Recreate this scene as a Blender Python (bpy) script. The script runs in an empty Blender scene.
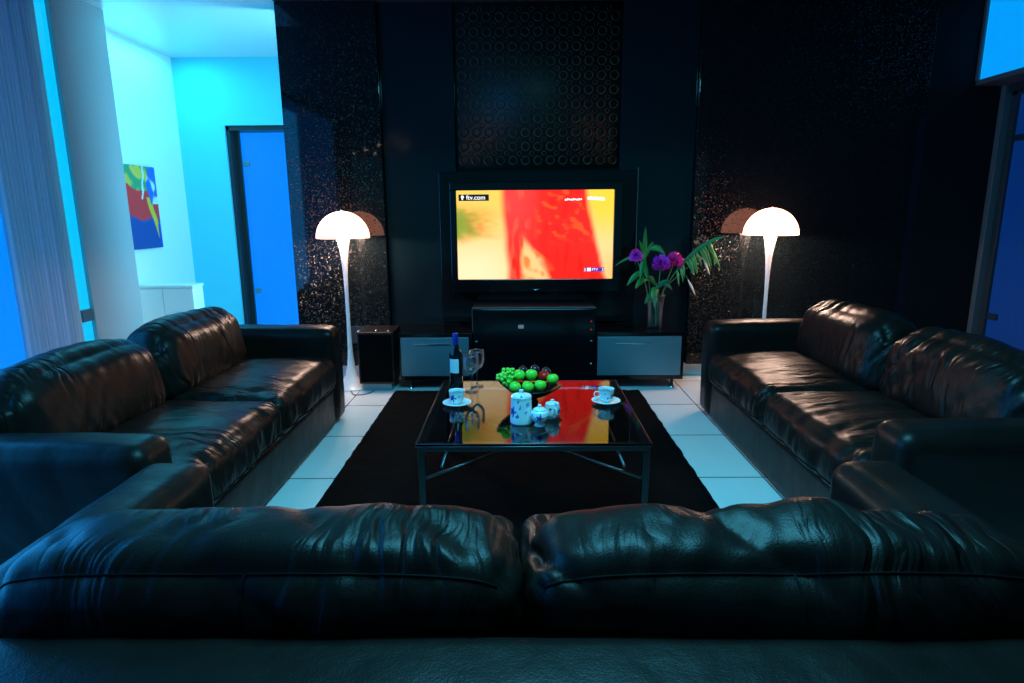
import bpy, bmesh, math, random
from math import sin, cos, pi, radians, sqrt
from mathutils import Vector, Matrix, Euler, noise

C = bpy.context.scene.collection
scene = bpy.context.scene
rnd = random.Random(7)

# ------------------------------------------------------------------ materials
def new_mat(name):
    m = bpy.data.materials.new(name); m.use_nodes = True
    nt = m.node_tree
    return m, nt, nt.nodes['Principled BSDF']

def mat(name, col, rough=.5, metal=0, spec=.5, emit=None, estr=0, trans=0, ior=1.45, coat=0):
    m, nt, b = new_mat(name)
    b.inputs['Base Color'].default_value = (*col, 1)
    b.inputs['Roughness'].default_value = rough
    b.inputs['Metallic'].default_value = metal
    b.inputs['Specular IOR Level'].default_value = spec
    b.inputs['IOR'].default_value = ior
    b.inputs['Transmission Weight'].default_value = trans
    b.inputs['Coat Weight'].default_value = coat
    if emit:
        b.inputs['Emission Color'].default_value = (*emit, 1)
        b.inputs['Emission Strength'].default_value = estr
    return m

def N(nt, kind, **kw):
    n = nt.nodes.new(kind)
    for k, v in kw.items():
        setattr(n, k, v)
    return n

def noise_bump(m, scale, strength, dist=.002, detail=4):
    nt = m.node_tree; b = nt.nodes['Principled BSDF']
    tc = N(nt, 'ShaderNodeTexCoord'); t = N(nt, 'ShaderNodeTexNoise')
    t.inputs['Scale'].default_value = scale; t.inputs['Detail'].default_value = detail
    bp = N(nt, 'ShaderNodeBump'); bp.inputs['Strength'].default_value = strength; bp.inputs['Distance'].default_value = dist
    nt.links.new(tc.outputs['Object'], t.inputs['Vector'])
    nt.links.new(t.outputs['Fac'], bp.inputs['Height'])
    nt.links.new(bp.outputs['Normal'], b.inputs['Normal'])
    return t

def leather_mat(name, crease):
    m, nt, b = new_mat(name)
    tc = N(nt, 'ShaderNodeTexCoord')
    v = N(nt, 'ShaderNodeTexVoronoi'); v.inputs['Scale'].default_value = 260
    n1 = N(nt, 'ShaderNodeTexNoise'); n1.inputs['Scale'].default_value = 9; n1.inputs['Detail'].default_value = 5
    nt.links.new(tc.outputs['Object'], v.inputs['Vector']); nt.links.new(tc.outputs['Object'], n1.inputs['Vector'])
    r = N(nt, 'ShaderNodeMapRange'); r.inputs['To Min'].default_value = .30; r.inputs['To Max'].default_value = .44
    nt.links.new(n1.outputs['Fac'], r.inputs['Value']); nt.links.new(r.outputs['Result'], b.inputs['Roughness'])
    mx = N(nt, 'ShaderNodeMixRGB'); mx.inputs['Color1'].default_value = (.008, .0048, .0040, 1); mx.inputs['Color2'].default_value = (.014, .0088, .0070, 1)
    nt.links.new(n1.outputs['Fac'], mx.inputs['Fac']); nt.links.new(mx.outputs['Color'], b.inputs['Base Color'])
    b1 = N(nt, 'ShaderNodeBump'); b1.inputs['Strength'].default_value = .25; b1.inputs['Distance'].default_value = .001
    nt.links.new(v.outputs['Distance'], b1.inputs['Height'])
    b2 = N(nt, 'ShaderNodeBump'); b2.inputs['Strength'].default_value = .35; b2.inputs['Distance'].default_value = .012
    nt.links.new(n1.outputs['Fac'], b2.inputs['Height']); nt.links.new(b1.outputs['Normal'], b2.inputs['Normal'])
    last = b2
    if crease:
        wn = N(nt, 'ShaderNodeTexNoise'); wn.inputs['Scale'].default_value = 3.2; wn.inputs['Detail'].default_value = 2
        nt.links.new(tc.outputs['Object'], wn.inputs['Vector'])
        wa = N(nt, 'ShaderNodeVectorMath', operation='MULTIPLY_ADD'); wa.inputs[1].default_value = (.22, .12, .12)
        nt.links.new(wn.outputs['Color'], wa.inputs[0]); nt.links.new(tc.outputs['Object'], wa.inputs[2])
        for sc, st, ds in (((15, 2.6, 2.6), .85, .013), ((40, 6, 6), .5, .004)):
            mp = N(nt, 'ShaderNodeMapping'); mp.inputs['Scale'].default_value = sc; nt.links.new(wa.outputs[0], mp.inputs['Vector'])
            tn = N(nt, 'ShaderNodeTexNoise'); tn.inputs['Scale'].default_value = 1; tn.inputs['Detail'].default_value = 1.5
            nt.links.new(mp.outputs[0], tn.inputs['Vector'])
            s1 = N(nt, 'ShaderNodeMath', operation='SUBTRACT'); s1.inputs[1].default_value = .5; nt.links.new(tn.outputs['Fac'], s1.inputs[0])
            s2 = N(nt, 'ShaderNodeMath', operation='ABSOLUTE'); nt.links.new(s1.outputs[0], s2.inputs[0])
            s3 = N(nt, 'ShaderNodeMapRange'); s3.inputs['From Max'].default_value = .13; nt.links.new(s2.outputs[0], s3.inputs['Value'])
            wk = N(nt, 'ShaderNodeMath', operation='MULTIPLY')
            mk = N(nt, 'ShaderNodeMapRange'); mk.inputs['From Min'].default_value = .42; mk.inputs['From Max'].default_value = .64; nt.links.new(wn.outputs['Fac'], mk.inputs['Value'])
            nt.links.new(s3.outputs[0], wk.inputs[0]); nt.links.new(mk.outputs[0], wk.inputs[1])
            bb = N(nt, 'ShaderNodeBump'); bb.inputs['Strength'].default_value = st; bb.inputs['Distance'].default_value = ds
            nt.links.new(wk.outputs[0], bb.inputs['Height']); nt.links.new(last.outputs['Normal'], bb.inputs['Normal']); last = bb
    nt.links.new(last.outputs['Normal'], b.inputs['Normal'])
    b.inputs['Specular IOR Level'].default_value = .17
    return m

def granite_mat():
    m, nt, b = new_mat('speckled_granite')
    tc = N(nt, 'ShaderNodeTexCoord'); geo = N(nt, 'ShaderNodeNewGeometry')
    v = N(nt, 'ShaderNodeTexVoronoi'); v.inputs['Scale'].default_value = 150
    nt.links.new(tc.outputs['Object'], v.inputs['Vector'])
    sep = N(nt, 'ShaderNodeSeparateColor'); nt.links.new(v.outputs['Color'], sep.inputs['Color'])
    th = N(nt, 'ShaderNodeMath', operation='GREATER_THAN'); th.inputs[1].default_value = .84
    nt.links.new(sep.outputs['Red'], th.inputs[0])
    # polished black ground
    b.inputs['Base Color'].default_value = (.004, .006, .007, 1)
    b.inputs['Roughness'].default_value = .04
    b.inputs['Specular IOR Level'].default_value = .28
    # mica flecks tilted at random
    sub = N(nt, 'ShaderNodeVectorMath', operation='SUBTRACT'); sub.inputs[1].default_value = (.5, .5, .5)
    nt.links.new(v.outputs['Color'], sub.inputs[0])
    add = N(nt, 'ShaderNodeVectorMath', operation='MULTIPLY_ADD'); add.inputs[1].default_value = (1.1, 1.1, 1.1)
    nt.links.new(sub.outputs[0], add.inputs[0]); nt.links.new(geo.outputs['Normal'], add.inputs[2])
    nz = N(nt, 'ShaderNodeVectorMath', operation='NORMALIZE'); nt.links.new(add.outputs[0], nz.inputs[0])
    f = N(nt, 'ShaderNodeBsdfPrincipled')
    f.inputs['Base Color'].default_value = (.06, .058, .054, 1); f.inputs['Metallic'].default_value = 1; f.inputs['Roughness'].default_value = .42
    nt.links.new(nz.outputs[0], f.inputs['Normal'])
    ms = N(nt, 'ShaderNodeMixShader')
    fm = N(nt, 'ShaderNodeMath', operation='MULTIPLY'); fm.inputs[1].default_value = .8
    nt.links.new(th.outputs[0], fm.inputs[0]); nt.links.new(fm.outputs[0], ms.inputs[0])
    nt.links.new(b.outputs[0], ms.inputs[1]); nt.links.new(f.outputs[0], ms.inputs[2])
    nt.links.new(ms.outputs[0], nt.nodes['Material Output'].inputs['Surface'])
    return m

def tile_mat():
    m, nt, b = new_mat('white_tiles')
    tc = N(nt, 'ShaderNodeTexCoord'); sp = N(nt, 'ShaderNodeSeparateXYZ')
    nt.links.new(tc.outputs['Object'], sp.inputs[0])
    def line(sock, off, size, w):
        a = N(nt, 'ShaderNodeMath', operation='SUBTRACT'); a.inputs[1].default_value = off; nt.links.new(sock, a.inputs[0])
        d = N(nt, 'ShaderNodeMath', operation='DIVIDE'); d.inputs[1].default_value = size; nt.links.new(a.outputs[0], d.inputs[0])
        r = N(nt, 'ShaderNodeMath', operation='ROUND'); nt.links.new(d.outputs[0], r.inputs[0])
        s = N(nt, 'ShaderNodeMath', operation='SUBTRACT'); nt.links.new(d.outputs[0], s.inputs[0]); nt.links.new(r.outputs[0], s.inputs[1])
        q = N(nt, 'ShaderNodeMath', operation='ABSOLUTE'); nt.links.new(s.outputs[0], q.inputs[0])
        l = N(nt, 'ShaderNodeMath', operation='LESS_THAN'); l.inputs[1].default_value = w / size; nt.links.new(q.outputs[0], l.inputs[0])
        return l.outputs[0]
    lx = line(sp.outputs['X'], .01, .6, .0035); ly = line(sp.outputs['Y'], 4.085, .597, .0045)
    mx = N(nt, 'ShaderNodeMath', operation='MAXIMUM'); nt.links.new(lx, mx.inputs[0]); nt.links.new(ly, mx.inputs[1])
    n = N(nt, 'ShaderNodeTexNoise'); n.inputs['Scale'].default_value = 2.5; n.inputs['Detail'].default_value = 6
    nt.links.new(tc.outputs['Object'], n.inputs['Vector'])
    c0 = N(nt, 'ShaderNodeMixRGB'); c0.inputs['Color1'].default_value = (.66, .69, .70, 1); c0.inputs['Color2'].default_value = (.78, .80, .80, 1)
    nt.links.new(n.outputs['Fac'], c0.inputs['Fac'])
    c = N(nt, 'ShaderNodeMixRGB'); c.inputs['Color2'].default_value = (.06, .07, .07, 1)
    nt.links.new(mx.outputs[0], c.inputs['Fac']); nt.links.new(c0.outputs[0], c.inputs['Color1'])
    nt.links.new(c.outputs[0], b.inputs['Base Color'])
    b.inputs['Roughness'].default_value = .16
    return m

def attr_mat(name, rough=.5, emit=0, coat=0):
    m, nt, b = new_mat(name)
    a = N(nt, 'ShaderNodeAttribute'); a.attribute_name = 'Col'
    if emit:
        b.inputs['Base Color'].default_value = (.004, .004, .004, 1)
        nt.links.new(a.outputs['Color'], b.inputs['Emission Color']); b.inputs['Emission Strength'].default_value = emit
    else:
        nt.links.new(a.outputs['Color'], b.inputs['Base Color'])
    b.inputs['Roughness'].default_value = rough; b.inputs['Coat Weight'].default_value = coat
    return m

M = {}
M['leather'] = leather_mat('leather', False)
M['leather_cushion'] = leather_mat('creased_leather', True)
M['piping'] = mat('leather_piping', (.004, .003, .003), .7, spec=.1)
M['granite'] = granite_mat()
M['tiles'] = tile_mat()
M['no_reflection_black'] = mat('matt_no_reflection', (.003, .006, .007), .65, spec=.12)
M['gloss_panel'] = mat('dark_gloss_panel', (.004, .010, .013), .10, spec=.35)
M['recess_black'] = mat('black_gloss_backing', (.003, .005, .006), .12, spec=.3)
M['wallpaper'] = mat('bronze_ring_wallpaper', (.014, .010, .007), .5, spec=.3)
M['ring'] = mat('bronze_ring', (.032, .026, .018), .3, metal=.6)
M['hall_paint'] = mat('hall_white_paint', (.80, .86, .86), .55)
M['hall_end'] = mat('hall_paint_cyan_light', (.10, .62, .78), .55)  # white hall paint, the end wall's dimmer cyan light tinted into the colour
M['pillar'] = mat('grey_paint', (.32, .38, .41), .6); noise_bump(M['pillar'], 60, .1)
M['ceiling'] = mat('gloss_ceiling', (.66, .70, .72), .12)
M['room_ceiling'] = mat('dark_ceiling', (.02, .025, .028), .5)
M['dark_wall'] = mat('dark_wall_paint', (.010, .014, .016), .35)
M['white_paint'] = mat('white_skirting', (.75, .77, .77), .35)
M['black_gloss'] = mat('black_lacquer', (.004, .004, .005), .12)
M['black_satin'] = mat('black_satin', (.006, .006, .007), .35)
M['black_metal'] = mat('black_metal', (.006, .007, .007), .35, metal=.3)
M['alu'] = mat('brushed_aluminium', (.15, .28, .33), .38, metal=.55); noise_bump(M['alu'], 400, .05)
M['graphite'] = mat('graphite_metal', (.025, .028, .028), .35, metal=.4)
M['dull_steel'] = mat('dull_steel', (.12, .125, .13), .3, metal=1)
M['chrome'] = mat('chrome', (.72, .72, .72), .12, metal=1)
M['brass'] = mat('dark_brass', (.35, .18, .08), .3, metal=1)
M['rug'] = mat('black_shag', (.0022, .0024, .0026), .95, spec=.05)
M['shade'] = mat('lit_opal_shade', (.85, .82, .78), .35, emit=(1.0, .36, .22), estr=8)
M['stem'] = mat('white_lacquer', (.74, .76, .76), .25)
M['bulb'] = mat('bulb_glow', (.9, .9, .9), .4, emit=(1, .75, .5), estr=25)
M['window_glass'] = mat('dusk_window', (.02, .05, .08), .08, emit=(.0, .24, 1.0), estr=1.0)
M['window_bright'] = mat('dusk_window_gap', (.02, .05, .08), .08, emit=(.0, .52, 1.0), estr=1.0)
M['lit_wall_pane'] = mat('lit_wall_glow', (.02, .05, .08), .15, emit=(.0, .35, 1.0), estr=.95)  # glow stands in for the brightly lit wall above the door
M['door_glass'] = mat('backlit_frosted_door', (.01, .03, .08), .3, emit=(.0, .205, 1.0), estr=1.0)
M['door_glass_dim'] = mat('frosted_door_dim', (.01, .03, .08), .3, emit=(.0, .020, .145), estr=.75)
M['frame_grey'] = mat('grey_frame', (.10, .12, .13), .35, metal=.3)
M['frame_dark'] = mat('dark_frame', (.02, .03, .035), .3)
M['curtain'] = mat('slate_curtain', (.62, .62, .66), .8)
_nt = M['curtain'].node_tree; _tr = N(_nt, 'ShaderNodeBsdfTranslucent'); _tr.inputs['Color'].default_value = (.8, .8, .8, 1)
_mx = N(_nt, 'ShaderNodeMixShader'); _mx.inputs[0].default_value = .55
_nt.links.new(_nt.nodes['Principled BSDF'].outputs[0], _mx.inputs[1]); _nt.links.new(_tr.outputs[0], _mx.inputs[2]); _nt.links.new(_mx.outputs[0], _nt.nodes['Material Output'].inputs['Surface'])
M['bottle'] = mat('bottle_glass', (.004, .006, .008), .06)
M['label'] = mat('label_paper', (.60, .72, .74), .6)
M['foil'] = mat('blue_foil', (.02, .03, .32), .3, metal=.4)
M['glass'], _nt, _b = new_mat('clear_glass')
_tp = N(_nt, 'ShaderNodeBsdfTransparent'); _tp.inputs['Color'].default_value = (.97, .985, .99, 1)
_gl = N(_nt, 'ShaderNodeBsdfGlossy'); _gl.inputs['Roughness'].default_value = .38
_lw = N(_nt, 'ShaderNodeLayerWeight'); _lw.inputs['Blend'].default_value = .30
_mx = N(_nt, 'ShaderNodeMixShader')
_nt.links.new(_lw.outputs['Fresnel'], _mx.inputs[0]); _nt.links.new(_tp.outputs[0], _mx.inputs[1]); _nt.links.new(_gl.outputs[0], _mx.inputs[2])
_nt.links.new(_mx.outputs[0], _nt.nodes['Material Output'].inputs['Surface'])
M['table_glass'] = mat('smoked_table_glass', (.55, .62, .62), .01, trans=1, ior=1.30)
M['porcelain'] = attr_mat('painted_porcelain', .18, coat=.5)
M['white_porcelain'] = mat('white_porcelain', (.82, .84, .84), .15, coat=.5)
M['coffee'] = mat('coffee', (.03, .012, .006), .1)
M['apple'] = mat('green_apple', (.17, .72, .05), .3)
M['grape'] = mat('green_grape', (.24, .74, .07), .25)
M['red_apple'] = mat('red_apple', (.95, .012, .005), .3)
M['plum'] = mat('dark_plum', (.022, .012, .022), .3)
M['twig'] = mat('twig', (.06, .04, .02), .7)
M['bowl'] = mat('dark_lacquer_bowl', (.012, .007, .005), .25)
M['leaf'] = mat('leaf', (.035, .20, .030), .4)
M['leaf_dark'] = mat('leaf_dark', (.02, .12, .03), .45)
M['stalk'] = mat('stalk', (.09, .22, .07), .5)
M['petal'] = mat('purple_petal', (.70, .030, .52), .5)
M['petal_pink'] = mat('magenta_petal', (.88, .030, .30), .5)
M['bud'] = mat('cream_bud', (.70, .55, .42), .5)
M['screen'] = attr_mat('tv_picture', .1, emit=1.35)
M['canvas'] = attr_mat('painted_canvas', .5)
M['text_white'] = mat('screen_white', (.02, .02, .02), .4, emit=(1, .95, .95), estr=1.6)
M['text_black'] = mat('screen_black', (.002, .002, .002), .4)
M['text_violet'] = mat('screen_violet', (.02, .02, .02), .4, emit=(.10, .03, .42), estr=1.0)
M['socket_white'] = mat('socket_white', (.55, .62, .64), .4)
M['cord'] = mat('grey_cord', (.10, .12, .13), .5)
M['red_led'] = mat('red_led', (.05, 0, 0), .4, emit=(1, .05, .02), estr=.5)
M['downlight'] = mat('halogen', (.5, .5, .5), .4, emit=(1, .72, .55), estr=60)
M['sideboard'] = mat('white_sideboard', (.82, .88, .88), .4)

# ------------------------------------------------------------------ mesh helpers
def obj(name, bm, material, parent=None, smooth=True, loc=None):
    me = bpy.data.meshes.new(name)
    bm.normal_update()
    bm.to_mesh(me); bm.free()
    mats = material if isinstance(material, (list, tuple)) else [material]
    for m in mats: me.materials.append(m)
    if smooth:
        for p in me.polygons: p.use_smooth = True
    o = bpy.data.objects.new(name, me); C.objects.link(o)
    if parent: o.parent = parent
    if loc: o.location = loc
    return o

def tag(o, label, cat, group=None, kind=None):
    o['label'] = label; o['category'] = cat
    if group: o['group'] = group
    if kind: o['kind'] = kind
    return o

def empty(name, loc, rz=0, label=None, cat=None, group=None):
    o = bpy.data.objects.new(name, None); C.objects.link(o)
    o.location = loc; o.rotation_euler = (0, 0, rz); o.empty_display_size = .1
    if label: tag(o, label, cat, group)
    return o

def copy_tree(o, parent=None):
    c = o.copy(); C.objects.link(c)
    if parent: c.parent = parent
    for ch in list(o.children): copy_tree(ch, c)
    return c

def struct(o):
    o['kind'] = 'structure'; return o

def box(bm, a, b, bev=0, seg=2, mi=0):
    """box between corner a and corner b"""
    r = bmesh.ops.create_cube(bm, size=1)
    vs = r['verts']
    c = [(p + q) / 2 for p, q in zip(a, b)]; s = [abs(q - p) for p, q in zip(a, b)]
    for v in vs:
        v.co = Vector((v.co.x * s[0] + c[0], v.co.y * s[1] + c[1], v.co.z * s[2] + c[2]))
    fs = set(f for v in vs for f in v.link_faces)
    for f in fs: f.material_index = mi
    if bev:
        es = list(set(e for v in vs for e in v.link_edges))
        bmesh.ops.bevel(bm, geom=es, offset=bev, segments=seg, affect='EDGES', profile=.5)
    return bm

def bx(name, a, b, material, parent=None, bev=0, smooth=False, seg=2):
    return obj(name, box(bmesh.new(), a, b, bev, seg), material, parent, smooth)

def tube(bm, pts, r, n=10, caps=True, closed=False):
    pts = [Vector(p) for p in pts]; rings = []
    rs = r if isinstance(r, (list, tuple)) else [r] * len(pts)
    up = None
    for i, p in enumerate(pts):
        if closed:
            t = (pts[(i + 1) % len(pts)] - pts[i - 1]).normalized()
        else:
            t = (pts[min(i + 1, len(pts) - 1)] - pts[max(i - 1, 0)]).normalized()
        if up is None:
            up = Vector((0, 0, 1)) if abs(t.z) < .9 else Vector((1, 0, 0))
        x = up.cross(t)
        if x.length < 1e-5: x = Vector((1, 0, 0)).cross(t)
        x.normalize(); y = t.cross(x).normalized(); up = y
        rings.append([bm.verts.new(p + (x * cos(2 * pi * k / n) + y * sin(2 * pi * k / n)) * rs[i]) for k in range(n)])
    m = len(rings)
    for i in range(m if closed else m - 1):
        A, B = rings[i], rings[(i + 1) % m]
        for k in range(n):
            bm.faces.new((A[k], A[(k + 1) % n], B[(k + 1) % n], B[k]))
    if caps and not closed:
        bm.faces.new(rings[0][::-1]); bm.faces.new(rings[-1])
    return bm

def lathe(bm, prof, n=40, center=(0, 0, 0), close_bottom=True, close_top=False, colfn=None):
    cx, cy, cz = center; rings = []
    for (r, z) in prof:
        rings.append([bm.verts.new((cx + r * cos(2 * pi * k / n), cy + r * sin(2 * pi * k / n), cz + z)) for k in range(n)])
    for i in range(len(rings) - 1):
        A, B = rings[i], rings[i + 1]
        for k in range(n):
            bm.faces.new((A[k], A[(k + 1) % n], B[(k + 1) % n], B[k]))
    if close_bottom and prof[0][0] > 1e-6: bm.faces.new(rings[0][::-1])
    if close_top and prof[-1][0] > 1e-6: bm.faces.new(rings[-1])
    bmesh.ops.remove_doubles(bm, verts=bm.verts[:], dist=1e-6)
    return bm

def spline(pts, n=8):
    """smooth path through points"""
    P = [Vector(p) for p in pts]; out = []
    for i in range(len(P) - 1):
        p0, p1, p2, p3 = P[max(i - 1, 0)], P[i], P[i + 1], P[min(i + 2, len(P) - 1)]
        for k in range(n):
            t = k / n
            out.append(.5 * ((2 * p1) + (p2 - p0) * t + (2 * p0 - 5 * p1 + 4 * p2 - p3) * t * t + (3 * p1 - p0 - 3 * p2 + p3) * t ** 3))
    out.append(P[-1]); return out

def paint(o, fn):
    me = o.data
    at = me.color_attributes.new('Col', 'FLOAT_COLOR', 'POINT')
    for i, v in enumerate(me.vertices):
        at.data[i].color = (*fn(v.co), 1)

def text(name, body, size, material, parent, loc, rot, extrude=.0005, align='LEFT'):
    cu = bpy.data.curves.new(name, 'FONT'); cu.body = body; cu.size = size; cu.extrude = extrude; cu.align_x = align
    t = bpy.data.objects.new(name + '_tmp', cu); C.objects.link(t)
    dg = bpy.context.evaluated_depsgraph_get()
    me = bpy.data.meshes.new_from_object(t.evaluated_get(dg))
    bpy.data.objects.remove(t)
    me.materials.clear(); me.materials.append(material)
    o = bpy.data.objects.new(name, me); C.objects.link(o); o.parent = parent; o.location = loc; o.rotation_euler = rot
    return o

def smoothstep(a, b, x):
    t = max(0, min(1, (x - a) / (b - a))); return t * t * (3 - 2 * t)
def mixc(a, b, t): return tuple(p + (q - p) * t for p, q in zip(a, b))

# ------------------------------------------------------------------ the room
CEIL = 2.78
WY = 4.90          # plane of the tv wall
GY = 4.80          # face of the stone slabs
bm = bmesh.new(); box(bm, (-6, -8, -.08), (5.2, 7.2, 0))
struct(obj('floor', bm, M['tiles'], smooth=False))
bm = bmesh.new(); box(bm, (-6, -8, CEIL), (-1.735, 4.2, CEIL + .08)); box(bm, (-1.735, -8, CEIL), (5.2, 4.93, CEIL + .08))
struct(obj('ceiling', bm, M['room_ceiling'], smooth=False))
bm = bmesh.new(); box(bm, (-4.0, 4.2, CEIL), (-1.735, 4.93, CEIL + .08)); box(bm, (-4.0, 4.93, CEIL), (-.4, 7.2, CEIL + .08))
struct(obj('ceiling_hall', bm, M['ceiling'], smooth=False))

# tv wall, stone slabs hung 10 cm in front of it, panels between
struct(bx('wall_back', (-1.70, WY, 0), (3.75, WY + .12, CEIL), M['gloss_panel']))
struct(bx('trim_1', (-1.735, GY, .105), (-1.012, WY + .08, CEIL), M['granite'], bev=.004))
struct(bx('trim_2', (1.325, GY, .105), (2.985, WY, CEIL), M['granite'], bev=.004))
struct(bx('trim_7', (2.988, GY, .105), (3.50, WY, CEIL), M['no_reflection_black'], bev=.004))  # matt stretch added in place of polished stone to leave out a reflection
struct(bx('trim_3', (-1.010, 4.845, .105), (-.468, WY, CEIL), M['gloss_panel'], bev=.003))
struct(bx('trim_4', (.765, 4.845, .105), (1.322, WY, CEIL), M['gloss_panel'], bev=.003))
struct(bx('trim_5', (-.60, 4.825, .45), (.905, 4.895, 1.60), M['recess_black'], bev=.004))
bm = bmesh.new(); box(bm, (.900, 4.818, .9), (.906, 4.83, 1.62), .001)
struct(obj('trim_6', bm, M['frame_grey'], smooth=False))
struct(bx('baseboard_back', (-1.70, WY - .015, 0), (3.5, WY, .10), M['white_paint'], bev=.003))
# relief wallpaper of rings above the tv
bm = bmesh.new(); box(bm, (-.464, 4.862, 1.62), (.76, WY, CEIL), mi=0)
def ring(bm, x, z, y, R, r, n=18, m=6):
    vs = [[bm.verts.new((x + (R + r * cos(2 * pi * j / m)) * cos(2 * pi * i / n), y - r * .8 * sin(2 * pi * j / m), z + (R + r * cos(2 * pi * j / m)) * sin(2 * pi * i / n))) for j in range(m)] for i in range(n)]
    for i in range(n):
        for j in range(m):
            f = bm.faces.new((vs[i][j], vs[(i + 1) % n][j], vs[(i + 1) % n][(j + 1) % m], vs[i][(j + 1) % m])); f.material_index = 1
row = 0; z = 1.68
while z < CEIL - .03:
    for i in range(13):
        x = -.41 + i * .0935
        ring(bm, x, z, 4.861, .030, .0055)
        if i < 12 and z + .05 < CEIL - .02: ring(bm, x + .047, z + .05, 4.861, .016, .004, 12, 5)
    z += .1
struct(obj('wall_back_wallpaper', bm, [M['wallpaper'], M['ring']]))

# left wall: pillar, window, hall beyond
struct(bx('wall_left_pillar', (-3.60, 4.385, 0), (-3.055, 4.95, CEIL), M['pillar'], bev=.004))
struct(bx('wall_left', (-3.60, -2.2, 0), (-3.07, -1.2, CEIL), M['dark_wall']))
w = empty('window_1', (-3.15, 1.6, 0)); struct(w); w.rotation_euler = (0, 0, 0)
def child(name, a, b, m, p, bev=0):
    L = p.location
    return obj(name, box(bmesh.new(), [q - l for q, l in zip(a, L)], [q - l for q, l in zip(b, L)], bev), m, p, False)
child('window_glass', (-3.10, -1.2, .04), (-3.085, 4.07, CEIL), M['window_glass'], w)
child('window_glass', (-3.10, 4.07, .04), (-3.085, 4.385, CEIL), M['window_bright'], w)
child('window_frame', (-3.19, -1.2, 0), (-3.08, 4.385, .05), M['frame_grey'], w, .004)
child('window_frame', (-3.12, 4.06, .04), (-3.075, 4.10, CEIL), M['frame_grey'], w, .004)
child('window_frame', (-3.12, 3.44, .04), (-3.075, 3.50, CEIL), M['frame_grey'], w, .004)
child('window_frame', (-3.12, 1.3, .04), (-3.075, 1.37, CEIL), M['frame_grey'], w, .004)
child('window_handle', (-3.09, 4.27, .56), (-3.06, 4.38, .645), M['frame_grey'], w, .004)

struct(bx('wall_hall_left', (-3.55, 4.95, 0), (-3.34, 6.37, CEIL), M['hall_paint']))
# hall end wall with the door recess
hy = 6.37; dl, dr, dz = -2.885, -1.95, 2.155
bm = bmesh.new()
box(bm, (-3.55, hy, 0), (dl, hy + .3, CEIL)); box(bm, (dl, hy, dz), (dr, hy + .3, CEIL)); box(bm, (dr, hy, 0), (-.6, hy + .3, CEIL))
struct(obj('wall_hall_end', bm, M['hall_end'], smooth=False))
struct(bx('wall_hall_right', (-.75, 5.03, 0), (-.6, hy, CEIL), M['hall_paint']))
d = empty('door_1', (dl, hy + .2, 0)); struct(d)
child('door_panel', (dl + .075, hy + .17, .01), (dr - .01, hy + .185, dz - .05), M['door_glass'], d)
child('door_frame', (dl, hy + .03, 0), (dl + .03, hy + .2, dz), M['frame_dark'], d)
child('door_frame', (dl + .03, hy + .14, 0), (dl + .075, hy + .2, dz), M['frame_dark'], d)
child('door_frame', (dl, hy + .03, dz - .045), (dr, hy + .2, dz), M['frame_dark'], d)
for z in (1.80, .50):
    child('hinge', (dl + .09, hy + .15, z - .025), (dl + .15, hy + .175, z + .025), M['alu'], d, .004)

# right wall: glowing pane for the lit wall over a frosted door
struct(bx('wall_right', (3.55, -2.5, 0), (3.75, 3.70, CEIL), M['dark_wall']))
struct(bx('wall_right_lintel', (3.52, 3.70, 2.115), (3.75, 4.80, 2.165), M['frame_dark']))
t = empty('glow_pane', (3.40, 4.2, 2.17)); struct(t)
child('window_glass', (3.32, 4.36, 2.20), (3.34, 4.775, CEIL), M['lit_wall_pane'], t)
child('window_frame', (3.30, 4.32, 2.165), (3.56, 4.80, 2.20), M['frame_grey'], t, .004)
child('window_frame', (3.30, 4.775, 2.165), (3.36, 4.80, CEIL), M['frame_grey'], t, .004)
d = empty('door_2', (3.54, 4.75, 0)); struct(d)
child('door_panel', (3.575, 3.75, .01), (3.59, 4.70, 2.10), M['door_glass_dim'], d)
child('door_frame', (3.50, 4.755, 0), (3.56, 4.80, 2.165), M['frame_grey'], d, .004)
child('door_frame', (3.55, 4.70, 0), (3.62, 4.755, 2.115), M['frame_dark'], d, .004)
child('door_frame', (3.55, 3.70, 2.09), (3.62, 4.755, 2.115), M['frame_dark'], d, .002)
for z in (1.79, .50):
    child('hinge', (3.555, 4.60, z - .022), (3.58, 4.69, z + .022), M['frame_dark'], d, .004)

# ------------------------------------------------------------------ upholstery
def ridge(x, y, z, seed):
    n = noise.noise(Vector((x, y, z + seed * 7.31)))
    return max(0, 1 - abs(n) * 3.2)

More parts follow.
